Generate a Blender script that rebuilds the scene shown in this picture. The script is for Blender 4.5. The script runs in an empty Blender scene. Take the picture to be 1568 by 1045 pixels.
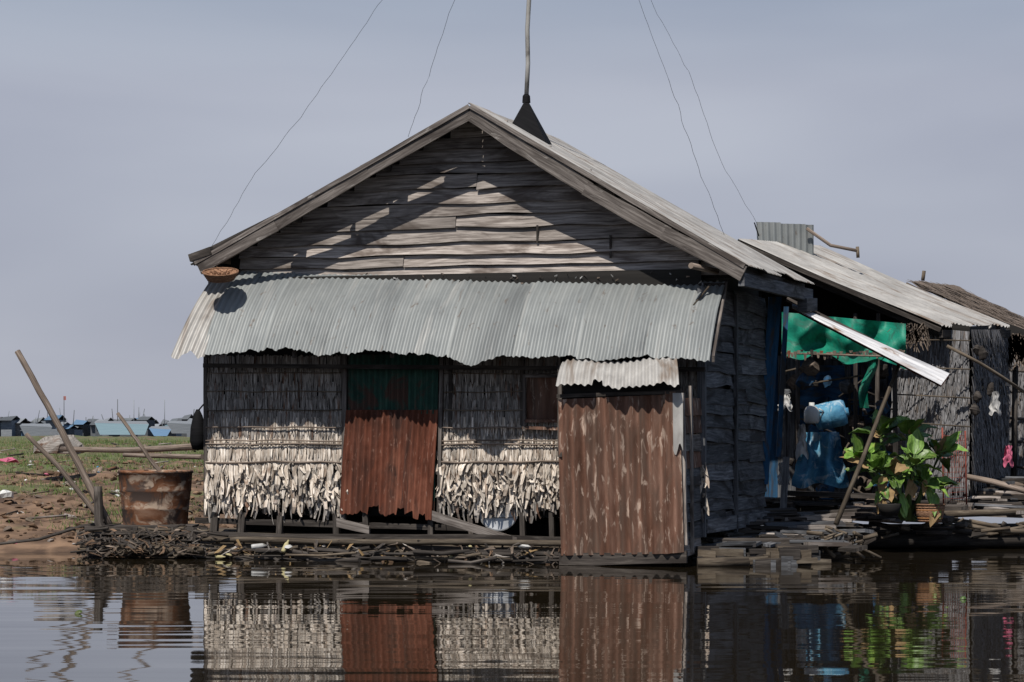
import bpy, math, random
from mathutils import Vector, noise as mn
random.seed(7)
R=random.random
def ru(a,b): return a+(b-a)*R()
V=Vector
scene=bpy.context.scene
# ---------------------------------------------------------------- camera
F=4000.0; CH=1.5
cam=bpy.data.cameras.new('camera'); co=bpy.data.objects.new('camera',cam); scene.collection.objects.link(co)
co.location=(0,0,CH); co.rotation_euler=(math.radians(90),0,0)
cam.sensor_width=36; cam.lens=F/1568*36; cam.shift_y=137.5/1568; cam.clip_end=9000; cam.clip_start=.5
scene.camera=co
scene.view_settings.view_transform='Standard'; scene.view_settings.look='None'; scene.view_settings.exposure=0
# survey helpers (measurements of the site: bearing, height, distance -> metres)
def W(px,py,d): return V(((px-784)/F*d, d, CH-(py-660)/F*d))
A=math.radians(18)
U=V((math.cos(A),-math.sin(A),0)); B=V((math.sin(A),math.cos(A),0)); Z=V((0,0,1))
O=W(718,660,30.6); O.z=0
def H(px,py,v=0.0):
    rx=(px-784)/F; rz=-(py-660)/F
    t=(v+O.x*B.x+O.y*B.y)/(rx*B.x+B.y)
    return V((rx*t,t,CH+rz*t))
def L(u,v,z): return O+U*u+B*v+Z*z
def loc(p): q=p-O; return (q.dot(U),q.dot(B),p.z)
# ---------------------------------------------------------------- materials
def mk(name,cols,scale=(2,40),detail=6,patch=None,pscale=(1.2,1.2),prange=(.5,.65),rough=.85,metal=0,bump=.3,rnd=.5,dist=.3,spec=.3,patch2=None,p2scale=(6,6),p2range=(.62,.7),bdist=.01):
    m=bpy.data.materials.new(name); m.use_nodes=True; nt=m.node_tree; N=nt.nodes; K=nt.links.new
    bs=N['Principled BSDF']
    tc=N.new('ShaderNodeTexCoord')
    def nz(sc,det,ds=0):
        mp=N.new('ShaderNodeMapping'); mp.inputs['Scale'].default_value=(sc[0],sc[1],1); K(tc.outputs['UV'],mp.inputs[0])
        n=N.new('ShaderNodeTexNoise'); n.noise_dimensions='2D'; n.inputs['Scale'].default_value=1; n.inputs['Detail'].default_value=det; n.inputs['Distortion'].default_value=ds; n.inputs['Roughness'].default_value=.65
        K(mp.outputs[0],n.inputs['Vector']); return n
    n1=nz(scale,detail,dist)
    cr=N.new('ShaderNodeValToRGB'); el=cr.color_ramp.elements
    k=len(cols)
    el[0].position=.3; el[0].color=(*cols[0],1); el[1].position=.7; el[1].color=(*cols[-1],1)
    for i in range(1,k-1):
        e=el.new(.3+.4*i/(k-1)); e.color=(*cols[i],1)
    K(n1.outputs['Fac'],cr.inputs[0]); out=cr.outputs[0]
    for pc,ps,pr in ((patch,pscale,prange),(patch2,p2scale,p2range)):
        if pc:
            n2=nz(ps,4,.5); mr=N.new('ShaderNodeMapRange'); mr.inputs[1].default_value=pr[0]; mr.inputs[2].default_value=pr[1]
            K(n2.outputs['Fac'],mr.inputs[0]); mx=N.new('ShaderNodeMix'); mx.data_type='RGBA'; mx.inputs[7].default_value=(*pc,1)
            K(mr.outputs[0],mx.inputs[0]); K(out,mx.inputs[6]); out=mx.outputs[2]
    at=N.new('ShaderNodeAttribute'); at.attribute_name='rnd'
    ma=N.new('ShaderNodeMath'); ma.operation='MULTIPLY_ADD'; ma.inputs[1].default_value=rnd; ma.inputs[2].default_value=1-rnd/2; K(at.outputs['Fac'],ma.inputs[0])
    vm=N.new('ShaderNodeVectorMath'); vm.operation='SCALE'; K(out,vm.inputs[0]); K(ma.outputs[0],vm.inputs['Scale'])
    K(vm.outputs[0],bs.inputs['Base Color'])
    bs.inputs['Roughness'].default_value=rough; bs.inputs['Metallic'].default_value=metal; bs.inputs['Specular IOR Level'].default_value=spec
    if bump:
        b=N.new('ShaderNodeBump'); b.inputs['Strength'].default_value=bump; b.inputs['Distance'].default_value=bdist; K(n1.outputs['Fac'],b.inputs['Height']); K(b.outputs[0],bs.inputs['Normal'])
    return m
M={}
M['wood']=mk('weathered_wood',[(.1,.085,.076),(.26,.228,.205),(.42,.378,.345)],patch=(.1,.08,.068),pscale=(.9,3),rnd=.7)
M['wood_d']=mk('dark_wood',[(.02,.017,.015),(.055,.046,.04),(.11,.096,.083)],patch=(.025,.02,.017),pscale=(1,4),rnd=.8)
M['wood_f']=mk('fascia_wood',[(.055,.046,.041),(.13,.113,.102),(.23,.205,.187)],patch=(.05,.041,.036),pscale=(.7,4),rnd=.4,prange=(.48,.62),patch2=(.3,.28,.26),p2scale=(3,14),p2range=(.64,.74))
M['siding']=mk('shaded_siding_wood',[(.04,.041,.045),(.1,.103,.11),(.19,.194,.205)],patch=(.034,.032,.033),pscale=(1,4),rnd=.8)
M['bamboo']=mk('old_bamboo',[(.045,.034,.025),(.11,.086,.062),(.19,.157,.118)],scale=(3,20),rnd=.8)
M['pole_w']=mk('pole_wood',[(.06,.045,.036),(.16,.125,.1),(.26,.21,.175)],scale=(2,30),rnd=.5)
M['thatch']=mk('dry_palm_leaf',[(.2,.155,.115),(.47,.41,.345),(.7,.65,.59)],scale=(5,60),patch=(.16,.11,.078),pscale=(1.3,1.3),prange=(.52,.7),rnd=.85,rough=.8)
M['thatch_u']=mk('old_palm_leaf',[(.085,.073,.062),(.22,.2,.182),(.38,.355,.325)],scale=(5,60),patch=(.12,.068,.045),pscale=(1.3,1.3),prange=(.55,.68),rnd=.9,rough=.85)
M['thatch_s']=mk('grey_palm_leaf',[(.09,.088,.09),(.16,.158,.163),(.24,.238,.243)],scale=(5,50),patch=(.1,.082,.07),pscale=(1.3,1.3),prange=(.5,.68),rnd=.6,rough=.85)
M['zinc']=mk('galvanised_sheet',[(.145,.155,.157),(.19,.203,.203),(.235,.247,.243)],scale=(1.3,.8),detail=8,patch=(.29,.29,.278),pscale=(4,.7),prange=(.58,.8),patch2=(.12,.1,.086),p2scale=(8,4),p2range=(.64,.76),rough=.55,metal=.15,bump=.05,rnd=.32,spec=.3)
M['zinc_l']=mk('light_galvanised_sheet',[(.25,.242,.23),(.34,.328,.31),(.43,.418,.395)],scale=(1.3,2),detail=8,patch=(.18,.14,.11),pscale=(3,1),prange=(.52,.72),rough=.55,metal=.15,bump=.05,rnd=.35,spec=.3)
M['zinc_w']=mk('whitish_sheet',[(.3,.3,.31),(.5,.5,.51),(.68,.68,.68)],scale=(9,1),patch=(.2,.13,.09),pscale=(5,1.5),prange=(.56,.7),rough=.5,metal=.15,bump=.05,rnd=.2)
M['rust']=mk('rusty_door_sheet',[(.06,.021,.012),(.125,.043,.026),(.19,.075,.047)],scale=(3,1.2),patch=(.05,.026,.02),pscale=(3,.8),prange=(.48,.68),patch2=(.25,.14,.105),p2scale=(30,7),p2range=(.62,.74),rough=.85,bump=.2,rnd=.6,spec=.15)
M['rust2']=mk('rusted_shed_sheet',[(.07,.034,.022),(.125,.064,.044),(.19,.11,.08)],scale=(7,1.2),patch=(.1,.064,.048),pscale=(6,.9),prange=(.45,.65),patch2=(.36,.27,.215),p2scale=(18,4),p2range=(.57,.7),rough=.85,bump=.2,rnd=.7,spec=.15)
M['rust_t']=mk('rusty_tub',[(.07,.028,.015),(.18,.08,.042),(.28,.165,.11)],scale=(3,4),patch=(.38,.29,.22),pscale=(4,7),prange=(.52,.64),patch2=(.07,.05,.042),p2scale=(3,3),p2range=(.5,.62),rough=.85,bump=.3,rnd=.1,spec=.15)
M['greenp']=mk('dark_green_sheet',[(.006,.03,.02),(.012,.05,.036),(.028,.075,.053)],scale=(5,2),patch=(.06,.03,.02),pscale=(3,2),prange=(.5,.62),rnd=.6,rough=.7)
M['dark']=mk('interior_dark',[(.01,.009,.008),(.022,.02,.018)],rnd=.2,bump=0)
M['tarp']=mk('green_tarp',[(.0,.08,.052),(.004,.165,.105),(.015,.23,.15)],scale=(3,3),bump=.6,rnd=.2,rough=.55,bdist=.03,patch=(.02,.1,.07),pscale=(4,4))
M['bluew']=mk('blue_paint_wood',[(.01,.035,.07),(.015,.07,.15),(.03,.1,.2)],scale=(2,20),patch=(.05,.05,.055),pscale=(2,6),rnd=.3)
M['bluec']=mk('blue_cloth',[(.035,.12,.21),(.055,.2,.33),(.13,.32,.44)],scale=(4,4),patch=(.32,.42,.48),pscale=(5,5),prange=(.55,.66),bump=.5,rnd=.3,bdist=.03)
M['white']=mk('white_plastic',[(.4,.4,.39),(.62,.62,.6)],scale=(4,4),bump=.1,rnd=.3,rough=.35)
M['metalw']=mk('aluminium_basin',[(.3,.31,.32),(.45,.46,.47)],scale=(4,4),bump=.05,rnd=.2,rough=.35,metal=.4)
M['whitec']=mk('white_cloth',[(.25,.25,.25),(.5,.49,.47)],scale=(6,6),bump=.4,rnd=.3,bdist=.02)
M['black']=mk('black_metal',[(.004,.004,.005),(.011,.011,.012)],bump=.1,rnd=.2,rough=.8,spec=.1)
M['pole']=mk('galvanised_pole',[(.12,.11,.1),(.3,.29,.27),(.4,.39,.37)],scale=(3,4),bump=.1,rnd=.2,rough=.5)
M['pink']=mk('pink_plastic',[(.35,.07,.13),(.5,.14,.22)],scale=(4,4),bump=.2,rnd=.3)
M['redp']=mk('red_net',[(.16,.04,.03),(.26,.07,.05)],scale=(4,4),bump=.2,rnd=.3)
M['orange']=mk('orange_plastic',[(.3,.13,.05),(.4,.2,.08)],scale=(4,4),bump=.2,rnd=.3)
M['yellow']=mk('yellow_plastic',[(.4,.35,.17),(.5,.45,.27)],scale=(4,4),bump=.2,rnd=.3)
M['wicker']=mk('wicker',[(.09,.045,.025),(.24,.13,.075),(.36,.21,.13)],scale=(30,60),bump=.6,rnd=.7)
M['leaf']=mk('broad_leaf',[(.05,.1,.015),(.105,.195,.033),(.175,.285,.065)],scale=(6,14),detail=4,patch=(.2,.22,.05),pscale=(2,2),prange=(.6,.75),bump=.4,rnd=1.1,rough=.42,spec=.45)
M['stem']=mk('leaf_stem',[(.06,.1,.03),(.12,.18,.06)],rnd=.5)
M['leaf_dry']=mk('dry_leaf',[(.16,.1,.045),(.32,.22,.11)],rnd=.6)
M['grass']=mk('grass_blades',[(.045,.078,.018),(.095,.14,.038)],scale=(3,3),bump=0,rnd=1.1)
M['drygrass']=mk('dry_grass_blades',[(.13,.1,.055),(.24,.19,.11)],scale=(3,3),bump=0,rnd=1.1)
M['tbrown']=mk('brown_thatch_roof',[(.06,.045,.035),(.13,.1,.078),(.22,.175,.14)],scale=(6,40),rnd=.9)
M['clod']=mk('earth_clod',[(.07,.042,.026),(.17,.11,.07)],scale=(9,9),rnd=.9,bump=.6)
M['vblue']=mk('village_blue',[(.08,.15,.24),(.12,.2,.3)],bump=0,rnd=.4)  # village colours are muted to carry distance haze
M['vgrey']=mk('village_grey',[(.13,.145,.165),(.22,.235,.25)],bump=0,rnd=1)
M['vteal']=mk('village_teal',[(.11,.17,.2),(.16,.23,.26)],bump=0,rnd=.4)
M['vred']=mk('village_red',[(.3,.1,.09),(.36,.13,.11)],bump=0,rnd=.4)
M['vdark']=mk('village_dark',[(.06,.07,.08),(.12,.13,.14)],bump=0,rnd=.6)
M['farg']=mk('far_trees',[(.15,.17,.18),(.19,.21,.22)],bump=0,rnd=.3)  # distance haze put into the tree colour, pale bluish grey
# ---------------------------------------------------------------- mesh builder
class MB:
    def __init__(s): s.v=[];s.f=[];s.uv=[];s.r=[];s.m=[];s.sm=[];s.mats=[]
    def mi(s,k):
        if k not in s.mats: s.mats.append(k)
        return s.mats.index(k)
    def face(s,idx,uvs,r,m,sm=False):
        s.f.append(idx); s.uv.append(uvs); s.r.append(r); s.m.append(m); s.sm.append(sm)
    def add(s,p): s.v.append((p.x,p.y,p.z)); return len(s.v)-1
    def board(s,a,b,w,t,k,segs=4,wob=.0,rr=None,taper=0):
        m=s.mi(k); r=R() if rr is None else rr; ln=(b-a).length; ou=ru(0,50); ov=ru(0,50); wl=w.length; tl=t.length
        sd=ru(0,99); rings=[]
        wn=w.normalized() if wl else w
        for i in range(segs+1):
            q=i/segs; c=a.lerp(b,q)+wn*(mn.noise(V((sd+q*ln*1.1,0,0)))*wob)
            ww=w*(1+ (mn.noise(V((sd+q*ln*2,5,0))))*.16*(1 if wob else 0))
            rings.append([s.add(c+ww*x+t*y) for x,y in ((-.5,-.5),(.5,-.5),(.5,.5),(-.5,.5))])
        per=[0,wl,wl+tl,2*wl+tl,2*wl+2*tl]
        for i in range(segs):
            u0=ou+ln*i/segs; u1=ou+ln*(i+1)/segs
            for j in range(4):
                j2=(j+1)%4
                s.face([rings[i][j],rings[i][j2],rings[i+1][j2],rings[i+1][j]],[(u0,ov+per[j]),(u0,ov+per[j+1]),(u1,ov+per[j+1]),(u1,ov+per[j])],r,m)
        for ring in (rings[0][::-1],rings[-1]): s.face(ring,[(ou,ov),(ou,ov+wl),(ou+tl,ov+wl),(ou+tl,ov)],r*.6,m)
    def tube(s,pts,rad,k,n=8,rr=None,cap=True,squash=1):
        m=s.mi(k); r=R() if rr is None else rr; ou=ru(0,50); ov=ru(0,50)
        if not hasattr(rad,'__len__'): rad=[rad]*len(pts)
        rings=[];acc=0;accs=[]
        for i,p in enumerate(pts):
            d=(pts[min(i+1,len(pts)-1)]-pts[max(i-1,0)])
            d=d.normalized() if d.length>1e-6 else Z
            x=d.cross(V((.13,.2,.97)) if abs(d.z)<.9 else V((1,.1,0))).normalized(); y=d.cross(x)
            rings.append([s.add(p+(x*math.cos(6.2832*j/n)+y*math.sin(6.2832*j/n)*squash)*rad[i]) for j in range(n)])
            if i: acc+=(p-pts[i-1]).length
            accs.append(acc)
        for i in range(len(pts)-1):
            for j in range(n):
                j2=(j+1)%n; c=6.28*max(rad)/n
                s.face([rings[i][j],rings[i][j2],rings[i+1][j2],rings[i+1][j]],[(ou+accs[i],ov+c*j),(ou+accs[i],ov+c*j+c),(ou+accs[i+1],ov+c*j+c),(ou+accs[i+1],ov+c*j)],r,m,True)
        if cap:
            for ring in (rings[0][::-1],rings[-1]): s.face(ring,[(ou+.01*q,ov) for q in range(n)],r,m)
    def lathe(s,c,prof,k,n=24,rr=.5,ax=Z,lump=0):
        m=s.mi(k); x=ax.orthogonal().normalized(); y=ax.cross(x); rings=[]
        ou=ru(0,9)
        for (r_,h) in prof:
            ring=[]
            for j in range(n):
                p=c+ax*h+(x*math.cos(6.2832*j/n)+y*math.sin(6.2832*j/n))*r_
                if lump: p=p+V((mn.noise(p*9),mn.noise(p*9+V((7,0,0))),mn.noise(p*9+V((0,7,0)))))*lump*r_
                ring.append(s.add(p))
            rings.append(ring)
        acc=0
        for i in range(len(prof)-1):
            dl=math.hypot(prof[i+1][0]-prof[i][0],prof[i+1][1]-prof[i][1]); pr=max(prof[i][0],.01)
            for j in range(n):
                j2=(j+1)%n; c0=6.28*j/n*pr; c1=6.28*(j+1)/n*pr
                s.face([rings[i][j],rings[i][j2],rings[i+1][j2],rings[i+1][j]],[(ou+c0,acc),(ou+c1,acc),(ou+c1,acc+dl),(ou+c0,acc+dl)],rr,m,not lump)
            acc+=dl
    def corr(s,c00,c10,c01,c11,k,period=.076,amp=.009,nt=8,off=None,sheet=.76,edge=None,spp=8):
        m=s.mi(k); ls=((c10-c00).length+(c11-c01).length)/2; lt=(c01-c00).length
        n=max(4,int(ls/period*spp)); nrm=((c10-c00).cross(c01-c00)).normalized(); ou=ru(0,50); ov=ru(0,50)
        sheets=[R() for _ in range(200)]; g=[]
        for i in range(n+1):
            a=i/n; sm=a*ls; si=int(sm/sheet); col=[]
            e=edge(a,si) if edge else 1
            for j in range(nt+1):
                t=j/nt*e
                p=(c00.lerp(c10,a))+((c01.lerp(c11,a))-(c00.lerp(c10,a)))*t
                p=p+nrm*(amp*math.sin(6.2832*sm/period))
                if off: p=p+off(a,t,si,sheets[si])
                col.append(s.add(p))
            g.append(col)
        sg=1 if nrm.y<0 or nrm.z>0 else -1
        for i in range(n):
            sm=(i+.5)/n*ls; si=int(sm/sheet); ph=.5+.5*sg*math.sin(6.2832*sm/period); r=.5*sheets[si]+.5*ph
            for j in range(nt):
                s.face([g[i][j],g[i+1][j],g[i+1][j+1],g[i][j+1]],[(ou+si*3+i/n*ls,ov+si+j/nt*lt),(ou+si*3+(i+1)/n*ls,ov+si+j/nt*lt),(ou+si*3+(i+1)/n*ls,ov+si+(j+1)/nt*lt),(ou+si*3+i/n*ls,ov+si+(j+1)/nt*lt)],r,m,True)
    def grid(s,fn,nu,nv,k,rr=.5,su=1,sv=1):
        m=s.mi(k); g=[[s.add(fn(i/nu,j/nv)) for j in range(nv+1)] for i in range(nu+1)]; ou=ru(0,9)
        for i in range(nu):
            for j in range(nv):
                s.face([g[i][j],g[i+1][j],g[i+1][j+1],g[i][j+1]],[(ou+i/nu*su,j/nv*sv),(ou+(i+1)/nu*su,j/nv*sv),(ou+(i+1)/nu*su,(j+1)/nv*sv),(ou+i/nu*su,(j+1)/nv*sv)],rr,m,True)
    def strip(s,pts,wd,widths,k,r):
        m=s.mi(k); ou=ru(0,50); ov=ru(0,50); pr=[(s.add(p-wd*w*.5),s.add(p+wd*w*.5)) for p,w in zip(pts,widths)]; acc=0
        for i in range(len(pts)-1):
            dl=(pts[i+1]-pts[i]).length
            s.face([pr[i][0],pr[i][1],pr[i+1][1],pr[i+1][0]],[(ou+acc,ov),(ou+acc,ov+widths[i]),(ou+acc+dl,ov+widths[i+1]),(ou+acc+dl,ov)],r,m,False); acc+=dl
    def done(s,name,parent=None):
        me=bpy.data.meshes.new(name); me.from_pydata(s.v,[],s.f)
        for k in s.mats: me.materials.append(M[k])
        ul=me.uv_layers.new(name='UVMap'); flat=[c for fu in s.uv for q in fu for c in q]; ul.data.foreach_set('uv',flat)
        me.polygons.foreach_set('material_index',s.m); me.polygons.foreach_set('use_smooth',s.sm)
        at=me.attributes.new('rnd','FLOAT','FACE'); at.data.foreach_set('value',s.r)
        me.update()
        ob=bpy.data.objects.new(name,me); scene.collection.objects.link(ob)
        if parent: ob.parent=parent
        return ob
def empty(name):
    e=bpy.data.objects.new(name,None); scene.collection.objects.link(e); return e
def bd(mb,a,b,wpx,th,k,v=None,segs=4,wob=0,rr=None,wdir=Z):
    d=(b-a).normalized(); n=-B; w=d.cross(n).normalized()*wpx
    mb.board(a,b,w,n*th,k,segs,wob,rr)
def quad(mb,pts,k,rr=.5):
    idx=[mb.add(p) for p in pts]; mb.face(idx,[(0,0),(1,0),(1,1),(0,1)][:len(pts)],rr,mb.mi(k))
# ================================================================= HOUSE
house=empty('floating_wooden_house')
OV=.48
rp=H(718,160,-OV); ru0,_,rz0=loc(rp)
lp=H(297,400,-OV); ul,_,zl=loc(lp)
rp2=H(1142,410,-OV); ur,_,zr=loc(rp2)
BK=3.1
def roofz(u):
    return rz0+(zl-rz0)*(u-ru0)/(ul-ru0) if u<ru0 else rz0+(zr-rz0)*(u-ru0)/(ur-ru0)
mb=MB()
def roff(a,t,si,sh): return Z*(.012*(sh-.5)+.02*math.sin(t*3.1)*(sh-.6))
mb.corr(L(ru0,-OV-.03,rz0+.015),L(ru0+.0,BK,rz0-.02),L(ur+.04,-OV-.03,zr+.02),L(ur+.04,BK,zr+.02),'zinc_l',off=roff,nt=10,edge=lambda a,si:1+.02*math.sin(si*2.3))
gap=.09
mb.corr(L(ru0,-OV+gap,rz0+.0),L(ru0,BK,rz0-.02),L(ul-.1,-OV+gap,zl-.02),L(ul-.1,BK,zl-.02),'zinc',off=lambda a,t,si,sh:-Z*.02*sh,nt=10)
for t0,t1 in ((0,.14),(.27,.33),(.46,.48),(.64,.7),(.8,.83),(.9,1.0)):
    a0=L(ru0+(ul-ru0)*t0,-OV-.0,rz0+(zl-rz0)*t0-.02); a1=L(ru0+(ul-ru0)*t1,-OV-.0,rz0+(zl-rz0)*t1-.02)
    mb.grid(lambda x,y,a0=a0,a1=a1:a0.lerp(a1,x)+B*(gap+.05)*y*(1-.5*x),4,2,'zinc')
mb.done('roof_sheets',house)
mb=MB()
for pts in ([(719,173),(560,262),(420,346),(308,408)],[(718,173),(900,290),(1020,358),(1136,417)]):
    for i in range(len(pts)-1):
        a=H(*pts[i],-OV); b=H(*pts[i+1],-OV); ex=(b-a).normalized()*.03
        bd(mb,a-ex*(0 if i==0 else 1)-B*.006*i,b+ex-B*.006*i,.165,.035,'wood_f',segs=9,wob=.016,rr=ru(.2,.8))
bd(mb,H(718,163,-OV-.03),H(298,403,-OV-.03),.05,.02,'wood_f',rr=.9,segs=10,wob=.01); bd(mb,H(720,163,-OV-.03),H(1140,408,-OV-.03),.05,.02,'wood_f',rr=.9,segs=10,wob=.01)
bd(mb,H(430,328,-OV+.1),H(292,397,-OV+.1),.05,.03,'wood_d',rr=.1); bd(mb,H(292,396,-OV),H(325,384,-OV),.09,.1,'wood_d')
for t in (.02,.33,.66,.97):
    for uu,zz in ((ul,zl),(ur,zr)):
        u=ru0+(uu-ru0)*t; z=rz0+(zz-rz0)*t-.09
        mb.board(L(u,-OV+.03,z),L(u,BK,z),U*.06,Z*.08,'wood_d',2)
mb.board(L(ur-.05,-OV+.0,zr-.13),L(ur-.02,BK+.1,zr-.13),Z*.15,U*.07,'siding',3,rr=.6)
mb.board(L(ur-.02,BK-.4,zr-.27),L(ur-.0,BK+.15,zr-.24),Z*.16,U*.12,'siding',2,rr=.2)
mb.tube([H(1058,407,-.62),H(1115,420,.2)],.035,'pole_w',rr=1)
mb.done('barge_boards',house)
mb=MB()
zg=loc(H(718,420,0))[2]; z=zg-.03; row=0
while z<rz0-.2:
    h=ru(.13,.18)
    zc=z+h*.75
    uL=ru0+(ul-ru0)*((zc-rz0)/(zl-rz0)); uR=ru0+(ur-ru0)*((zc-rz0)/(zr-rz0))
    uL=max(uL,ul+.4); uR=min(uR,ur-.25)
    cuts=[uL]; 
    if uR-uL>2.0 and row%3==1: cuts.append(ru(uL+1.2,uR-1.2))
    cuts.append(uR)
    for i in range(len(cuts)-1):
        a=cuts[i]+(.004 if i else 0); b=cuts[i+1]
        dz=ru(-.015,.015)
        tl=B*ru(.01,.04)
        mb.board(L(a,-.03+ru(-.015,.015),z+h/2+dz),L(b,-.03+ru(-.015,.015),z+h/2-dz*.5),Z*(h*ru(.95,1.04))+tl*1.6,B*.02,'wood',max(3,int((b-a)/.25)),.04,rr=ru(.1,1))
    z+=h+ru(-.012,.006); row+=1
mb.board(L(ul+.3,-.05,zg-.02),L(ur-.2,-.05,zg-.04),Z*.06,B*.03,'wood',8,.02)
for px,y0,y1 in ((823,345,372),(935,360,395)):
    mb.board(H(px,y0,-.06),H(px,y1,-.06),U*.025,B*.015,'wood_d')
mb.done('gable_planks',house)
mb=MB()
uc0=loc(H(315,600,-.2))[0]; uc1=loc(H(1078,600,0))[0]; zf=.5
zt=zg
def triz(u): return roofz(u)-.06
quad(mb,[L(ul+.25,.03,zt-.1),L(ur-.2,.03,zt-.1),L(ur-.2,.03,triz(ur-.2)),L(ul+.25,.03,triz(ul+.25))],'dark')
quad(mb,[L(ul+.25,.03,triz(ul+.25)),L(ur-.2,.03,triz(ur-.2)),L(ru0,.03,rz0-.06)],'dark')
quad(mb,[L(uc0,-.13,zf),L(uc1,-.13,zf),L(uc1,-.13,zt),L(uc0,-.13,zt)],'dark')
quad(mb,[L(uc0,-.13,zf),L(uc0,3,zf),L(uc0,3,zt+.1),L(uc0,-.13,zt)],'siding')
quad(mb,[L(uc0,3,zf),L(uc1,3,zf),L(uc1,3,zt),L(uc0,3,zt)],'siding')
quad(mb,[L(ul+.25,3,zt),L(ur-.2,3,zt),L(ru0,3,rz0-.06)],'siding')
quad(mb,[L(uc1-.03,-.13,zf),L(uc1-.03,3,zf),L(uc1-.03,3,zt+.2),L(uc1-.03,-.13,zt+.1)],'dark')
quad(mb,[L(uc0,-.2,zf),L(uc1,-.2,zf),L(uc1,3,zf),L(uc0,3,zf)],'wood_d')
mb.done('inner_walls',house)
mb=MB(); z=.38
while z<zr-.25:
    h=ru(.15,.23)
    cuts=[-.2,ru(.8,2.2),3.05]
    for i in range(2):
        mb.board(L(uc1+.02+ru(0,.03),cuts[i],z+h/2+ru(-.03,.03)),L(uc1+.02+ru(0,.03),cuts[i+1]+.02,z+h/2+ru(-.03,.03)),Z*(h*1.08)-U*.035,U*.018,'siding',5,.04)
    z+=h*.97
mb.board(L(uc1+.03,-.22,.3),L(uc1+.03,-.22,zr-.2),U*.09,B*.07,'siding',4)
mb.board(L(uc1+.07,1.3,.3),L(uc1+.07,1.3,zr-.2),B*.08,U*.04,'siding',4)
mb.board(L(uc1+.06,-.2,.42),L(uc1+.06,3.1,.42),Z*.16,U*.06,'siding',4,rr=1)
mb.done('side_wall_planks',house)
mb=MB()
mb.board(W(1187,455,32.6),W(1166,742,32.6),V((.16,0,0)),V((0,.06,0)),'bluew',4)
mb.board(W(1204,470,33.2),W(1192,700,33.2),V((.06,0,0)),V((0,.06,0)),'bluew',4,rr=.2)
mb.board(W(1204,700,33.2),W(1198,800,33.2),V((.08,0,0)),V((0,.08,0)),'siding',2)
mb.board(W(1166,742,32.7),W(1150,842,32.7),V((.12,0,0)),V((0,.08,0)),'wood_d',2)
mb.done('blue_corner_posts',house)
# main awning
mb=MB()
def sag(a,t,si,sh):
    return -B*(.10*math.sin(math.pi*min(t,1)))*.6+Z*(.07*math.sin(math.pi*min(t,1))) + Z*(.014*(sh-.5)) + B*(.03*(sh-.5)*t)+Z*.014*mn.noise(V((a*26,t*4,0)))
def aedge(a,si):
    px=310+a*780
    e=1+.035*mn.noise(V((a*16,1.3,0)))+.03*mn.noise(V((a*55,7,0)))+.015*mn.noise(V((a*190,3,0)))
    for c,w,d in ((740,26,.10),(940,30,.045),(1075,18,.03),(440,35,-.07),(590,30,-.03),(840,25,.03)):
        e+=d*math.exp(-((px-c)/w)**2)
    return e
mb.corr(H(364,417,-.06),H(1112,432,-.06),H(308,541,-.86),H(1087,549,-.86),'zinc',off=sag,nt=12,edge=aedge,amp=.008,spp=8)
def tw(a,t,si,sh): return -B*(.03*math.sin(3*t))+Z*(.05*math.sin(math.pi*t))
mb.corr(H(326,424,-.12),H(372,424,-.05),H(262,545,-.93),H(314,543,-.87),'zinc_l',off=tw,nt=8,period=.076,amp=.012,sheet=3,edge=lambda a,si:1+.04*math.sin(a*9))
mb.board(H(330,428,-.1),H(1110,437,-.1),Z*.05,B*.05,'wood_d',4)
for px in (318,450,600,760,900,1080):
    mb.board(H(px+22,440,-.12),H(px,545,-.66),U*.05,Z*.05,'wood_d',2)
mb.board(H(1112,436,-.08),H(1092,550,-.86),Z*.07,U*.03,'wood_f',3)
mb.board(H(312,560,-.4),H(1080,566,-.4),Z*.05,B*.05,'wood_d',3)
mb.tube([H(1088,436,-.3),H(1060,470,-.42)],.012,'bamboo',5,rr=0)  # dark rod standing in for the shadow of the protruding stick
for i in range(60):
    px=ru(380,1100); p=H(px,ru(418,436),-.14); mb.strip([p,p+V((ru(-.04,.04),-.03,ru(-.03,.03)))],Z,[.02,.01],random.choice(['wood_d','tbrown','whitec']),R())
mb.done('awning',house)
bk=MB()
c=H(338,424,-.66); bax=(Z-B*.28+U*.08).normalized()
bk.lathe(c-bax*.05,[(.0,0),(.1,.0),(.165,.03),(.205,.1),(.19,.105),(.15,.05),(0,.03)],'wicker',28,ax=bax)
bx=bax.orthogonal().normalized(); by=bax.cross(bx)
for i in range(5): bk.tube([c-bax*.05+bax*(.02+.022*i)+(bx*math.cos(q/24*6.2832)+by*math.sin(q/24*6.2832))*(.155+.0135*i) for q in range(25)],.011,'wicker',6,rr=R())
for i in range(46):
    q=ru(0,6.28); r_=ru(0,.16); p=c+(bx*math.cos(q)+by*math.sin(q))*r_+bax*ru(0,.05); bk.tube([p,p+V((ru(-.1,.1),ru(-.1,.1),ru(0,.05)))],.005,'wicker',4)
bk.done('wicker_basket')
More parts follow.
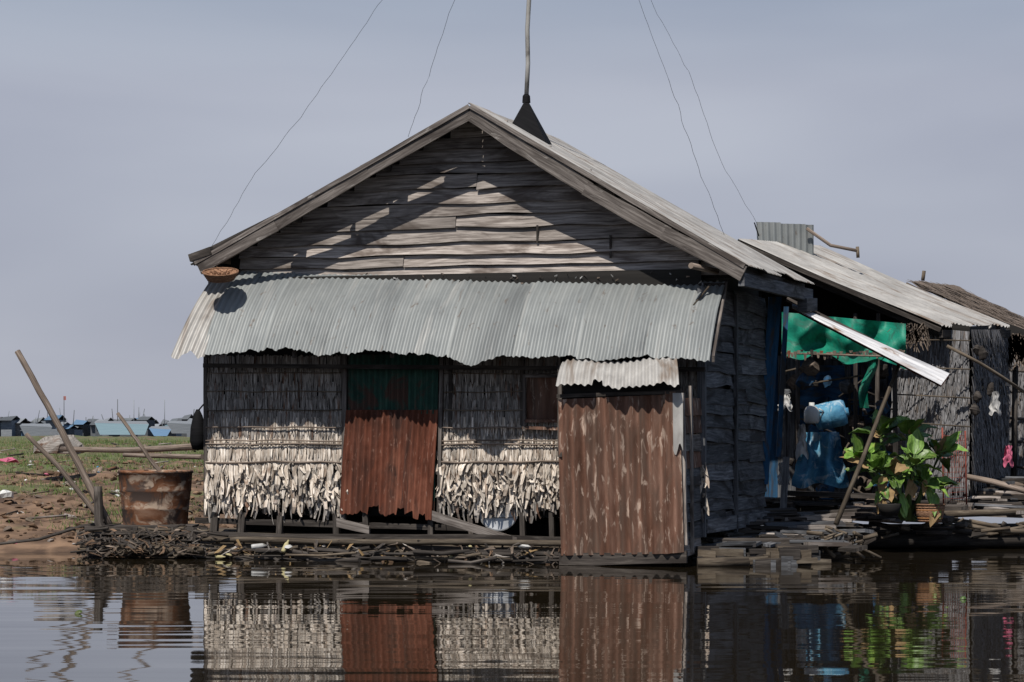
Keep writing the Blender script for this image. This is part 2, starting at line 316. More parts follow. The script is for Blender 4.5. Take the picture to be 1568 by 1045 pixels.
# ------------- thatch wall
def thatch(mb,x0,x1,y,ln,w,v,k,lj=.25,xj=1.5,flare=.03,curl=0,dens=.6,wj=.4,tip=.3):
    x=x0
    while x<x1:
        l=ln*ru(1-lj,1+lj); ww=w*ru(1-wj,1+wj); dx=ru(-xj,xj); yy=y+ru(-2,2)
        vv=v+ru(-.006,.006); fl=flare*ru(.3,1.4); bend=ru(-1,1)*xj*.6
        a=H(x,yy,vv); b=H(x+dx*.3+bend,yy+l*.4,vv-fl*.5+ru(-.5,.5)*curl); c=H(x+dx*.7+bend*.7,yy+l*.75,vv-fl*.9+ru(-1,1)*curl); d=H(x+dx,yy+l,vv-fl+ru(-1,1)*curl)
        wd=(U+B*ru(-.9,.9)*(1 if curl else .3)+Z*ru(-.15,.15)).normalized(); m=ww/133
        mb.strip([a,b,c,d],wd,[m*.8,m*1.05,m*ru(.6,1),m*ru(.05,.2+tip)],k,R())
        x+=ww*dens*ru(.5,1.5)
mb=MB()
for x0,x1 in ((317,527),(672,858),(1040,1078)):
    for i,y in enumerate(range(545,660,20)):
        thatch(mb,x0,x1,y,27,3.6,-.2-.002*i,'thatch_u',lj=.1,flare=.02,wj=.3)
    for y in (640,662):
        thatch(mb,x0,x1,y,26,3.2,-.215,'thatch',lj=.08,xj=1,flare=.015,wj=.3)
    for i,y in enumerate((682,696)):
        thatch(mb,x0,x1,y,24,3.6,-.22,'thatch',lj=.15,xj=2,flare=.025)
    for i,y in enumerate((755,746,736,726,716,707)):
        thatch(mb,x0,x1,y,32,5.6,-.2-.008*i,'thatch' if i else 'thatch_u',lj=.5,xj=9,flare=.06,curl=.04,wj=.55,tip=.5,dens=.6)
mb.done('palm_thatch_wall',house)
mb=MB()
for x0,x1 in ((315,527),(672,860)):
    for y in (655,675,681,706):
        mb.tube([H(x0+(x1-x0)*i/6,y+ru(-1.5,1.5)+(2 if y>690 else 0),-.26) for i in range(7)],.009 if y!=706 else .012,'pole_w',6,rr=ru(.2,1))
    for y in (572,600,628):
        mb.tube([H(x0+(x1-x0)*i/6,y+ru(-1.5,1.5),-.235) for i in range(7)],.006,'bamboo',6)
for px in (315,526,673,690,800): mb.board(H(px,540,-.23),H(px,792 if px in(315,526,673) else 700,-.21),U*.045,B*.03,'wood_d',4,.01)
mb.board(H(300,797,-.2),H(720,809,-.2),Z*.07,B*.06,'wood_d',5,.01)
mb.done('wall_battens',house)
mb=MB()
mb.corr(H(533,543,-.27),H(672,543,-.27),H(533,634,-.27),H(670,634,-.27),'greenp',nt=3,period=.072,amp=.012)
def dedge(a,si): return 1+.05*mn.noise(V((a*7,3,0)))+.03*mn.noise(V((a*25,3,0)))-(.07 if .3<a<.42 or .62<a<.7 else 0)+(.06 if a>.93 or .8<a<.86 else 0)
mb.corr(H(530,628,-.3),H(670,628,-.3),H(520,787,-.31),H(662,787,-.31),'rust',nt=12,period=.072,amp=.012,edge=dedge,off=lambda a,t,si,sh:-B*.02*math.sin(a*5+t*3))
mb.board(H(529,540,-.25),H(526,800,-.25),U*.05,B*.05,'wood_f',3)
mb.board(H(677,540,-.25),H(672,800,-.25),U*.04,B*.05,'wood_f',3)
mb.board(H(667,640,-.28),H(664,785,-.28),U*.02,B*.01,'greenp',2)
mb.done('corrugated_door',house)
mb=MB()
mb.corr(H(806,578,-.25),H(858,578,-.25),H(806,642,-.25),H(858,642,-.25),'rust2',nt=2,period=.2,amp=.004)
for a,b in (((803,574),(803,660)),((803,576),(860,576)),((803,645),(860,645)),((800,655),(860,657))):
    bd(mb,H(*a,-.29),H(*b,-.29),.035,.03,'rust2' if a[1]>640 else 'wood_f',rr=.7)
mb.done('window_shutter',house)
mb=MB(); sv=-1.1
us0=loc(H(857,700,sv))[0]; us1=loc(H(1043,700,sv))[0]
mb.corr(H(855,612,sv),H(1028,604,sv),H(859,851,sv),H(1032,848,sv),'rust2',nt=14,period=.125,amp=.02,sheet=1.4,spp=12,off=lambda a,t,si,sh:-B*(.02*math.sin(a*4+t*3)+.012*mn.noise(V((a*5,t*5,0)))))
mb.corr(H(1018,600,sv-.03),H(1040,600,sv-.02),H(1022,848,sv-.03),H(1047,846,sv-.01),'rust2',nt=10,period=.125,amp=.018,sheet=3,spp=12)
mb.corr(H(1030,602,sv-.05),H(1046,602,sv-.04),H(1031,690,sv-.05),H(1046,686,sv-.04),'zinc_l',nt=3,period=.125,amp=.01,edge=lambda a,si:1+.1*math.sin(a*7))
mb.board(H(1044,602,sv+.07),H(1050,835,sv+.07),U*.05,B*.05,'wood',4,.01)
for i,y in enumerate(range(612,850,27)):
    q=H(1043,y+12,sv); uu,vv,zz=loc(q)
    mb.board(L(uu+.01,sv+.08,zz+ru(-.01,.01)),L(uu+.01,-.25,zz+ru(-.02,.02)),Z*.19-U*.02,U*.015,random.choice(['wood','siding','siding','siding','rust2']),2,.01)
mb.board(L(us1+.04,-.75,.15),L(us1+.02,-.75,2.0),B*.06,U*.03,'wood',2)
qa,qb=loc(H(857,600,sv)),loc(H(857,850,sv))
quad(mb,[L(us0+.02,sv+.03,0.05),L(us0+.02,-.2,.05),L(us0+.02,-.2,qa[2]),L(us0+.02,sv+.03,qa[2])],'rust2')
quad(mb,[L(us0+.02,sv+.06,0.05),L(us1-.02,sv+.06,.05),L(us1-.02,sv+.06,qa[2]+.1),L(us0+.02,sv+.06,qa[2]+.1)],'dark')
mb.board(H(853,607,sv-.0),H(1044,600,sv-.0),Z*.04,B*.04,'wood_d',3)
mb.board(H(857,857,sv+.04),H(1052,853,sv+.04),Z*.13,B*.05,'wood_d',4,.01,rr=.5)
mb.board(H(858,560,-.7),H(858,700,sv),U*.05,B*.05,'wood_d',2)
def sedge(a,si): return 1+.07*mn.noise(V((a*11,9,0)))-(.12 if .3<a<.38 else 0)
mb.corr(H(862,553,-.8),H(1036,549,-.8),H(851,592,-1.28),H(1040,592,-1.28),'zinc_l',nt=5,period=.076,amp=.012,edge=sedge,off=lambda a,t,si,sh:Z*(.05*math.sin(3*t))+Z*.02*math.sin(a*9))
mb.done('corrugated_outhouse',house)
# raft & underfloor
mb=MB()
mb.board(L(uc0-.6,-.5,.24),L(uc1,-.5,.24),Z*.11,B*.12,'wood_d',8,.03)
mb.board(L(uc0-1.4,-.55,.28),L(uc0+2.2,-.62,.22),Z*.07,B*.1,'wood_d',8,.03)
for i in range(9):
    v=-.75+i*.5
    for k in range(3):
        a=L(uc0-.4+ru(-.5,.3),v+ru(-.1,.1),.04+.09*k); b=L(uc1+.0+ru(-.3,.0),v+ru(-.1,.1),.04+.09*k)
        mb.tube([a.lerp(b,q/8)+Z*ru(-.02,.02)+B*ru(-.02,.02) for q in range(9)],ru(.035,.06),'bamboo',8,rr=ru(0,.3))
for i in range(170):
    u=ru(uc0-1.3,uc1-1.7); ln=ru(.1,1.0); v=ru(-1.05,-.55); z0=ru(.0,.13)
    mb.tube([L(u,v,z0),L(u+ln*.5,v+ru(-.06,.06),z0+ru(-.02,.02)),L(u+ln,v+ru(-.12,.12),z0+ru(-.06,.06))],ru(.006,.03),random.choice(['bamboo','wood_d','wood_d']),7,rr=ru(0,.7))
for i in range(14):
    u=ru(uc0-1.4,uc1-1.3); z0=ru(.02,.12); r_=ru(.03,.05); c=L(u,-.85+ru(-.1,.1),z0)
    mb.lathe(c,[(0,.02),(r_*.6,.02),(r_*.75,0),(r_,0),(r_,.35)],'bamboo',12,rr=ru(0,.6),ax=(B+U*ru(-.4,.4)).normalized())
for px in (330,372,430,515,560,660,720,800,845): mb.board(H(px,785,-.22),H(px+ru(-6,6),845,-.3),U*ru(.05,.1),B*.06,'wood_d',2,rr=ru(0,.6))
quad(mb,[L(uc0,.7,0),L(uc1,.7,0),L(uc1,.7,.5),L(uc0,.7,.5)],'dark')  # near-black sheet standing in for the shade under the floor
mb.board(H(662,790,-.45),H(792,830,-.55),Z*.1,B*.03,'wood',4,.01,rr=.0)
mb.board(H(290,822,-.62),H(520,828,-.7),Z*.05,B*.12,'wood_d',4,.02)
mb.board(H(500,832,-.7),H(860,848,-.75),Z*.045,B*.12,'wood_d',4,.02)
mb.board(H(516,800,-.35),H(566,812,-.35),Z*.1,B*.04,'wood',2,.01,rr=.0)
for i in range(330):
    u=ru(uc0-1.3,uc1-1.3); p=L(u,ru(-1.0,-.62),ru(.04,.24)); mb.strip([p,p+V((ru(-.12,.12),ru(-.03,.0),ru(-.12,.02))),p+V((ru(-.2,.2),ru(-.05,.0),ru(-.16,-.02)))],(U+Z*ru(-1,1)).normalized(),[ru(.01,.05),ru(.01,.04),.006],random.choice(['tbrown','thatch_u','wood_d','leaf_dry','tbrown','clod']),R())
mb.done('bamboo_raft',house)
mb=MB(); c=H(763,781,-.185)
ax=(-B+Z*.03).normalized()
mb.lathe(c,[(0,-.03),(.1,-.028),(.17,-.015),(.225,.0),(.25,.008),(.252,.0),(.235,-.012),(.16,-.035),(0,-.045)],'metalw',40,rr=.6,ax=ax)
mb.done('metal_basin')
mb=MB(); c=H(303,655,-.1)
mb.lathe(c-Z*.28,[(0,0),(.07,.02),(.1,.12),(.09,.28),(.06,.42),(.02,.5),(0,.5)],'black',14)
mb.tube([c+Z*.2,H(318,612,-.2)],.01,'black',5)
mb.done('black_bag')
mb=MB()
ap=H(806,150,.55); d=ap.y; base=[]
for px,v in ((783,.25),(838,.25),(846,.85),(791,.85)):
    u=loc(H(px,200,v))[0]; base.append(L(u,v,roofz(u)+.0))
for i in range(4):
    quad(mb,[base[i]-Z*.1,base[(i+1)%4]-Z*.1,base[(i+1)%4],base[i]],'black'); quad(mb,[base[i],base[(i+1)%4],ap],'black')
top=W(820,-372,d)
mb.lathe(ap-Z*.06,[(.05,0),(.045,.08),(.03,.1)],'black',10)
pts=[ap.lerp(top,i/10)+V((mn.noise(V((i*.7,0,0)))*.02,0,0)) for i in range(11)]
mb.tube(pts,[.027]*5+[.02]*6,'pole',8)
mb.board(top-Z*.3-V((.5,0,0)),top-Z*.3+V((.5,0,0)),Z*.03,V((0,.03,0)),'pole',1)
mb.done('antenna_mast')
mb=MB()
def wire(pts,de,seed):
    P=[W(x,y,dd) for (x,y),dd in zip(pts,de)]
    out=[]
    for i in range(len(P)-1):
        for j in range(10):
            q=j/10; p=P[i].lerp(P[i+1],q); p=p+V((mn.noise(V((seed+(i*10+j)*.45,0,0)))*.03,0,mn.noise(V((seed+(i*10+j)*.4,9,0)))*.02)); out.append(p)
    out.append(P[-1]); mb.tube(out,.0024,'black',4)
wire([(820,-360),(585,0),(525,88),(460,180),(385,275),(318,388)],[d,31.2,31.2,31.2,31.2,31.2],1)
wire([(820,-360),(695,0),(660,105),(625,210)],[d,32.6,33,33.2],20)
wire([(820,-360),(978,0),(1025,125),(1065,245),(1112,368)],[d,31.5,32,32,32.2],40)
wire([(820,-360),(995,0),(1055,110),(1100,240),(1160,345)],[d,32.6,33,33.8,34.5],60)
mb.done('guy_wires')
# ================================================================= side lean-to sheet
mb=MB()
q00,q10=W(1213,466,32.6),W(1213,471,32.3); q01,q11=W(1455,571,31.9),W(1441,590,31.3)
mb.corr(q10,q00,q11,q01,'zinc_w',nt=8,period=.11,amp=.014,sheet=5,spp=10)
mb.corr(q10-Z*.02,q00-Z*.02,q11-Z*.02,q01-Z*.02,'rust',nt=4,period=.11,amp=.014,sheet=5,spp=8)
mb.tube([W(1205,458,32.9),W(1352,530,32.5)],.03,'wood_d',7)
mb.tube([W(1376,560,32.0),W(1345,640,31.8),W(1322,700,31.6),W(1280,803,31.2)],[.024,.028,.028,.032],'bamboo',8,rr=0)
mb.done('lean_to_sheet',house)
# ================================================================= neighbour house
nb=empty('neighbour_floating_house')
mb=MB()
fr,fe=W(1130,368,36),W(1441,500,35); bb=V((1.5,3.1,.12))
def n_off(a,t,si,sh): return Z*(.02*(sh-.5)+.03*math.sin(t*6+sh*3)*.5)
mb.corr(fr,fr+bb,fe,fe+bb,'zinc_l',period=.09,amp=.014,nt=10,off=n_off,edge=lambda a,si:1+.02*math.sin(a*22))
lf=fr+V((-2.6,.6,-1.2)); mb.corr(fr,fr+bb,lf,lf+bb,'zinc',period=.09,amp=.012,nt=4)
bd(mb,fr-Z*.04-B*.03,fe-Z*.05-B*.03,.06,.04,'wood_d',segs=6)
bd(mb,fr-Z*.12+B*.3,fe-Z*.12+B*.3,.1,.05,'wood_d',segs=6)
mb.board(fe-Z*.1,fe+bb-Z*.1,Z*.1,U*.05,'wood_d',4)
mb.done('neighbour_roof',nb)
mb=MB()
mb.corr(W(1158,343,37.5),W(1246,345,37.5),W(1160,385,37.5),W(1246,392,37.5),'zinc',period=.09,amp=.012,nt=3,sheet=.35,off=lambda a,t,si,sh:Z*(.03*sh))
mb.tube([W(1235,350,37.4),W(1272,376,37.4),W(1312,384,37.4)],.025,'pole_w',7,rr=.8); mb.tube([W(1313,378,37.4),W(1314,395,37.4)],.025,'bamboo',7)
mb.tube([W(1155,341,37.4),W(1162,362,37.4)],.01,'black',5)
mb.done('ridge_sheet',nb)
mb=MB()
quad(mb,[W(1135,805,38.2),W(1420,790,38.2),W(1420,470,38.2),W(1135,400,38.2)],'dark')
for i in range(17):
    px=1156+i*14; mb.board(W(px,545,38),W(px+ru(-2,2),765,38),V((.125,0,0)),V((0,.02,0)),random.choice(['siding','wood_d','bluew','siding']),2)
quad(mb,[W(1385,775,36),W(1485,775,35.3),W(1485,500,35.3),W(1385,485,36)],'dark')
quad(mb,[W(1485,775,35.3),W(1540,765,38.6),W(1540,497,38.6),W(1485,500,35.3)],'dark')
def thw(mb,A0,A1,B0,B1,rows,k,w=.03,ln=.24,curl=.02):
    d=(A1-A0); n=int(d.length/(w*.6)); wd=d.normalized(); nr=V((wd.y,-wd.x,0))
    for r_ in range(rows):
        for i in range(n):
            q=(i+R())/n; top=A0.lerp(A1,q).lerp(B0.lerp(B1,q),r_/rows)+nr*(.02+.0*r_)
            l=ln*ru(.7,1.4); e=wd*ru(-.04,.04)
            mb.strip([top,top+e*.5-Z*l*.5+nr*ru(.01,.03),top+e-Z*l+nr*ru(0,.05)],(wd+nr*ru(-.3,.3)).normalized(),[w,w,w*.3],k,R())
thw(mb,W(1368,498,35.9),W(1485,508,35.2),W(1368,745,35.9),W(1485,745,35.2),18,'thatch_s')
thw(mb,W(1485,505,35.2),W(1542,505,38.4),W(1485,735,35.2),W(1542,735,38.4),16,'thatch_s')
mb.board(W(1370,545,35),W(1372,790,35),V((.06,0,0)),V((0,.06,0)),'wood_d',2)
for i in range(5): mb.tube([W(1370,520+i*42,35.1),W(1486,522+i*44,35.0)],.01,'bamboo',5,rr=.3)
mb.tube([W(1450,530,34.7),W(1500,556,34.7),W(1535,578,35.0),W(1575,605,35.3)],.022,'bamboo',6,rr=.6)
for i in range(110):
    p=W(1395+ru(-22,26),500+ru(-6,14),34.8); mb.strip([p,p+V((ru(-.2,.12),0,ru(-.1,-.25)))],V((1,0,0)),[.015,.01],'tbrown',R())
for i in range(5):
    p=W(ru(1490,1535),ru(520,660),ru(34.8,35)); s_=ru(.04,.08); mb.lathe(p,[(0,-s_*1.5),(s_*.7,-s_),(s_,0),(s_*.5,s_),(0,s_*1.4)],'wood_d',9,rr=ru(0,.6),lump=.8)
mb.done('neighbour_walls',nb)
mb=MB()
def tarp(x,y):
    px=1197+190*x; top=478+ (18*x); py=top+ (64+6*math.sin(x*14)+5*mn.noise(V((x*9,2,0))))*y
    return W(px,py,35.2-.5*x+.35*mn.noise(V((x*5,y*2,1)))+.12*math.sin(x*17+y*3)-.3*y)
mb.grid(tarp,60,12,'tarp',su=2,sv=.7)
mb.grid(lambda x,y:W(1330+14*x-16*y+4*math.sin(y*7),540+85*y,34.7+.08*math.sin(x*5+y*6)),6,14,'tarp',rr=0,su=.3,sv=1)
for px in range(1203,1385,5): 
    p=W(px,538+ru(-3,6),34.5); mb.strip([p,p-Z*ru(.03,.1)],V((1,0,0)),[.05,.02],random.choice(['tbrown','rust','tbrown','wood_d']),R())
mb.tube([W(1196,541,34.6),W(1384,547,34.3)],.014,'tbrown',5)
mb.done('green_tarpaulin')
def cloth(name,x0,y0,x1,y1,d,k,amp=.05,taper=0,n=5):
    mb=MB()
    def fn(x,y):
        px=x0+(x1-x0)*(x*(1-taper*(1-y))+taper*(1-y)*.5); py=y0+(y1-y0)*y+4*math.sin(x*9)*(y)+3*mn.noise(V((x*4,y*3,x0)))
        return W(px+3*mn.noise(V((x*2,y*5,x0+3))),py,d+amp*math.sin(x*n*2.2+y*2)+amp*mn.noise(V((x*5,y*3,x0))))
    mb.grid(fn,24,20,k,su=(x1-x0)/115,sv=(y1-y0)/115); return mb.done(name)
cloth('blue_cloth',1212,662,1300,744,34.2,'bluec',.1,.35,7)
cloth('white_cloth',1218,650,1238,700,33.9,'whitec',.06,.5,3)
cloth('white_cloth',1191,708,1210,740,34.3,'whitec',.05,.2,2)
cloth('white_cloth',1191,604,1214,628,34.4,'whitec',.05,.4,2)
cloth('dark_blue_cloth',1222,560,1300,625,37.6,'bluew',.05,.2)
cloth('pink_cloth',1536,682,1552,712,34.5,'pink',.05,.4,2)
cloth('white_cloth',1514,600,1533,634,34.6,'whitec',.04,.5,2)
mb=MB(); bc=W(1272,637,34.0)-V((.2,0,.03)); mb.lathe(bc,[(0,0),(.13,.0),(.165,.02),(.17,.06),(.162,.07),(.17,.08),(.175,.2),(.168,.21),(.175,.22),(.17,.36),(.15,.4),(.05,.41),(.05,.44),(0,.44)],'bluec',26,ax=V((.95,-.2,.2)).normalized()); mb.done('blue_barrel')
mb=MB(); c=W(1243,632,33.8); mb.lathe(c-Z*.14,[(0,0),(.08,.0),(.1,.03),(.1,.16),(.07,.21),(.035,.23),(.035,.27),(0,.27)],'white',16,rr=.1); mb.tube([c+V((.09,0,.05)),c+V((.15,0,.02)),c+V((.1,0,-.08))],.012,'white',6); mb.done('white_jug')
mb=MB()
for i in range(46):
    p=W(ru(1200,1370),ru(560,765),ru(35.0,37.6)); s_=ru(.04,.14)
    mb.lathe(p,[(0,-s_),(s_*.7,-s_*.8),(s_,0),(s_*.7,s_*.7),(0,s_)],random.choice(['wood_d','siding','bluew','tbrown','wood_d']),9,rr=ru(0,.4),ax=V((ru(-.5,.5),ru(-.5,.5),1)).normalized(),lump=.9)
for px in (1222,1310,1345): mb.tube([W(px,480,35.6),W(px+ru(-5,5),790,35.6)],.03,'wood_d',7)
for i in range(14):
    a=W(ru(1195,1330),ru(550,760),ru(35,37)); mb.tube([a,a+V((ru(.2,.9),0,ru(-.4,.4)))],.015,random.choice(['wood_d','bamboo']),5,rr=0)
mb.board(W(1200,755,34.6),W(1400,762,34.6),Z*.06,V((0,.5,0)),'wood_d',4)
mb.done('porch_clutter',nb)
th=empty('thatched_floating_house')
mb=MB()
a=W(1386,430,41); b=W(1600,532,40); bk2=V((1.2,2.6,.08))
def rf(x,y): return a.lerp(b,x)+bk2*y+Z*.04*mn.noise(V((x*12,y*5,0)))
mb.grid(rf,20,6,'tbrown',su=6,sv=3)
for i in range(700):
    x=R();y=R()*.9; p=rf(x,y)+Z*.02; dr=(b-a).normalized()
    mb.strip([p,p+dr*.25+Z*.02,p+dr*.45-Z*.01],V((.3,.9,.1)),[.05,.05,.02],'tbrown',R())
bd(mb,a-Z*.08,b-Z*.08,.12,.05,'tbrown',segs=6)
mb.tube([W(1413,430,41.5),W(1415,415,41.5)],.03,'bamboo',6)
mb.done('thatch_roof',th)
mb=MB()
quad(mb,[W(1535,770,39.9),W(1640,770,39.5),W(1640,530,39.5),W(1500,480,40.2)],'dark')
thw(mb,W(1540,525,39.5),W(1640,540,39.2),W(1540,745,39.5),W(1640,745,39.2),15,'thatch_s')
for i in range(5):
    mb.tube([W(1520,560+i*38+ru(-8,8),38.9),W(1600,566+i*38+ru(-8,8),38.9)],.022,'wood_d',6)
for i in range(200):
    p=W(1555+ru(-32,32),518+ru(-8,20),38.2); mb.strip([p,p+V((ru(-.15,.15),0,ru(-.15,-.35)))],V((1,0,0)),[.03,.01],'tbrown',R())
mb.tube([W(1555,560,38.5),W(1552,760,38.5)],.045,'wood_d',7)
mb.done('thatch_walls',th)
# ================================================================= right hand rafts
mb=MB()
def scatter_planks(mb,x0,x1,y0,y1,d0,d1,n,mats,lmin=.4,lmax=1.4,wmax=.2,zr_=.06):
    for i in range(n):
        q=R(); px=ru(x0,x1); py=y0+(y1-y0)*q; d=d0+(d1-d0)*q
        p=W(px,py,d); an=ru(-.5,.5) if R()<.7 else ru(.9,2.2); dr=V((math.cos(an),math.sin(an),ru(-zr_,zr_))); ln=ru(lmin,lmax)
        p.z=max(p.z,.02)+ru(0,.06)
        wd=V((-dr.y,dr.x,ru(-.25,.25))).normalized()*ru(.06,wmax)
        mb.board(p-dr*ln/2,p+dr*ln/2,wd,Z*ru(.02,.05),random.choice(mats),3,.02)
for i in range(24):
    x0=ru(1.95,2.9); y0=28.95+.13*i; mb.tube([V((x0,y0,ru(.0,.06))),V((x0+ru(.4,.8)+.03*i,y0+ru(-.05,.05),ru(.0,.08)))],ru(.03,.06),'bamboo',8,rr=ru(0,.3))
scatter_planks(mb,1080,1300,785,842,33.2,29.6,70,['siding','wood_d','wood_d','wood','siding'],.3,1.2,.2)
for i in range(34):
    x=ru(1055,1215); y=ru(838,866); d=29.0+ru(0,.4); p=W(x,y,d); p.z=max(p.z,.01); ln=ru(.12,.45)
    mb.board(p,p+V((ln,ru(-.1,.1),ru(-.03,.03))),Z*ru(.05,.12),V((0,.12,0)),random.choice(['wood_d','bamboo','siding','wood_d']),2,rr=ru(0,.5))
for i in range(30):
    x=ru(1200,1330); y=ru(822,845); d=29.9+ru(0,.5); p=W(x,y,d); p.z=max(p.z,.01); ln=ru(.1,.4)
    mb.board(p,p+V((ln*ru(-1,1),ru(-.2,.2),ru(-.1,.1))),Z*ru(.04,.1),V((0,.1,0)),random.choice(['wood_d','bamboo','siding','wood_d']),2,rr=ru(0,.5))
for i in range(26):
    p=W(ru(1245,1330),ru(812,838),ru(29.8,30.4)); mb.tube([p,p+V((ru(-.25,.25),ru(-.2,.2),ru(-.15,.12)))],ru(.012,.03),'bamboo',6,rr=ru(0,.8))
mb.done('plank_raft')
mb=MB()
scatter_planks(mb,1440,1640,735,792,37.5,33.8,70,['siding','wood_d','wood','tbrown','wood_d'],.4,1.8,.18)
scatter_planks(mb,1180,1440,762,800,35.2,33.0,60,['siding','wood_d','wood_d','tbrown'],.4,1.4,.16)
for i in range(8): mb.tube([V((3.6,33.1+.5*i,.1)),V((8.2,33.6+.5*i,.1))],.09,'wood_d',8,rr=0)
for i in range(60):
    p=W(ru(1330,1590),ru(790,806),ru(33.0,33.5)); p.z=max(.01,p.z-.1); mb.tube([p,p+V((ru(-.5,.5),ru(-.1,.1),ru(-.06,.1)))],ru(.012,.04),random.choice(['bamboo','wood_d']),6,rr=ru(0,.6))
mb.tube([W(1440,788,33.3),W(1500,786,33.4),W(1580,783,33.6)],.045,'bamboo',8,rr=.2)
mb.tube([W(1480,730,35),W(1520,738,34.8),W(1580,755,34.5)],.04,'pole_w',8,rr=.9)
mb.done('timber_raft')
mb=MB()
for i in range(9): 
    x=1446+i*3.6; mb.tube([W(x,668+ru(-3,3),34),W(x+2,770,34)],.003,'redp',4)
for i in range(13): mb.tube([W(1444,668+i*8,34),W(1477,666+i*8+ru(-2,2),34)],.0028,'redp',4)
mb.tube([W(1443,655,34.05),W(1445,780,34.05)],.012,'redp',6); mb.tube([W(1478,660,34.05),W(1480,775,34.05)],.012,'redp',6)
mb.done('red_net_fence')
# ================================================================= plant
mb=MB(); random.seed(21)
pc=W(1392,790,32.4)
def leafblade(mb,p,dr,up,ln,wd,k,r,droop):
    m=mb.mi(k); side=dr.cross(up).normalized(); n=7; rows=[]; ou=ru(0,9)
    for i in range(n+1):
        q=i/n; c=p+dr*ln*q*(1-.12*q*droop)-Z*droop*ln*.5*q*q
        w=wd*(math.sin(math.pi*min(1,(q*.93+.07))**.75))*.5*(1+.1*math.sin(q*17+ou*5)); nn=up*(w*.35+.014*math.sin(q*13+ou))
        rows.append([mb.add(c-side*w+nn),mb.add(c-side*w*.5+nn*.35),mb.add(c),mb.add(c+side*w*.5+nn*.35),mb.add(c+side*w+nn)])
    for i in range(n):
        for j in range(4):
            mb.face([rows[i][j],rows[i][j+1],rows[i+1][j+1],rows[i+1][j]],[(ou+i/n*ln,j*.1),(ou+i/n*ln,j*.1+.1),(ou+(i+1)/n*ln,j*.1+.1),(ou+(i+1)/n*ln,j*.1)],r,m,True)
crowns=[(1318,682,32.6),(1348,645,32.5),(1392,650,32.4),(1436,678,32.3),(1372,712,32.1),(1412,722,32.2),(1342,700,32.3),(1398,690,32.0)]
for cx,cy,cd in crowns:
    c=W(cx,cy+24,cd); mb.tube([pc+V((ru(-.1,.1),ru(-.1,.1),-.05)),pc.lerp(c,.5)+V((ru(-.06,.06),0,-.05)),c],[.035,.028,.02],'stem',7)
    for i in range(12):
        az=i*2.4+ru(-.3,.3); el=ru(-.1,1.3); dr=V((math.cos(az)*math.cos(el),math.sin(az)*math.cos(el),math.sin(el))).normalized()
        pet=ru(.05,.16); q=c+dr*pet; up=(Z-dr*dr.z*.98+V((ru(-.5,.5),ru(-.9,0),0))).normalized()
        mb.tube([c,q],.008,'stem',5); up=(up-dr*up.dot(dr)).normalized()
        leafblade(mb,q,dr,up,ru(.24,.44),ru(.12,.24),'leaf' if R()>.06 else 'leaf_dry',ru(0,1),ru(.1,1.0))
for i in range(20):
    c=W(ru(1345,1440),ru(725,775),32.1); dr=V((ru(-.5,.5),ru(-.4,0),-1)).normalized(); up=V((0,-1,.2)); up=(up-dr*up.dot(dr)).normalized(); leafblade(mb,c,dr,up,ru(.15,.32),ru(.06,.14),'leaf_dry' if R()<.5 else 'leaf',R(),.1)
mb.done('broad_leaf_plant')
mb=MB(); c=W(1424,800,32.2)
mb.lathe(c,[(.0,0),(.13,0),(.17,.1),(.185,.22),(.17,.225),(.15,.18),(0,.17)],'wicker',24)
for i in range(7): mb.tube([c+Z*(.02+.033*i)+V((math.cos(q/20*6.2832),math.sin(q/20*6.2832),0))*(.138+.008*i) for q in range(21)],.012,'orange' if i%3==1 else 'wicker',5,rr=R()*.5)
mb.done('basket_planter')
mb=MB(); c=W(1362,790,32.0); mb.lathe(c,[(0,0),(.1,0),(.15,.14),(.14,.15),(0,.12)],'dark',18); mb.done('plant_pot')
random.seed(31)
# ================================================================= left bank objects
mb=MB(); c=W(238,806,31.7); rt=.445
mb.lathe(c,[(0,.0),(rt*.86,.0),(rt*.88,.02),(rt*.9,.2),(rt*.915,.21),(rt*.91,.23),(rt*.96,.42),(rt*.975,.43),(rt*.97,.45),(rt,.64),(rt*1.03,.65),(rt*1.03,.68),(rt*.97,.67),(rt*.94,.4),(rt*.85,.05),(0,.05)],'rust_t',48)
mb.tube([W(178,716,31.5),W(165,720,31.4)],.02,'rust_t',6)
mb.done('rusty_tub')
def pole(name,pts,r,k='pole_w',rr=.5):
    mb=MB(); P=[W(*p) for p in pts]; out=[]
    for i in range(len(P)-1):
        for j in range(6): out.append(P[i].lerp(P[i+1],j/6)+V((mn.noise(V((i*6+j,r*99,0)))*.015,0,0)))
    out.append(P[-1]); n=len(out); mb.tube(out,[r*(.85+.25*i/n) for i in range(n)],k,9,rr=rr); return mb.done(name)
pole('mooring_pole',[(27,538,31.5),(95,662,31.3),(168,805,31.1)],.042,rr=.35)
pole('mooring_pole',[(180,633,31.9),(215,682,31.8),(248,728,31.7)],.025,rr=.5)
pole('mooring_pole',[(40,665,31.2),(90,715,31.1),(158,800,31.0)],.03,rr=.3)
pole('fallen_log',[(95,688,38),(200,690,37),(308,684,36)],.045,rr=.6)
pole('fallen_log',[(190,697,36),(260,699,35.5),(310,700,35)],.035,rr=.5)
pole('fallen_log',[(0,833,31.6),(60,826,31.5),(125,806,31.3),(170,800,31.2)],.02,'wood_d',.4)
pole('mooring_post',[(150,745,31.0),(152,800,31.0),(165,840,31.0)],.06,'wood_d',.9)
mb=MB()
for i in range(9): # flat float of poles under the tub
    a=W(ru(122,150),840-i*3.2,30.7+.13*i); b=W(ru(300,330),842-i*3.2,30.6+.13*i); a.z=max(a.z,.03); b.z=max(b.z,.03)
    mb.tube([a.lerp(b,q/6)+Z*ru(-.015,.015) for q in range(7)],ru(.035,.055),'bamboo',8,rr=ru(0,.4))
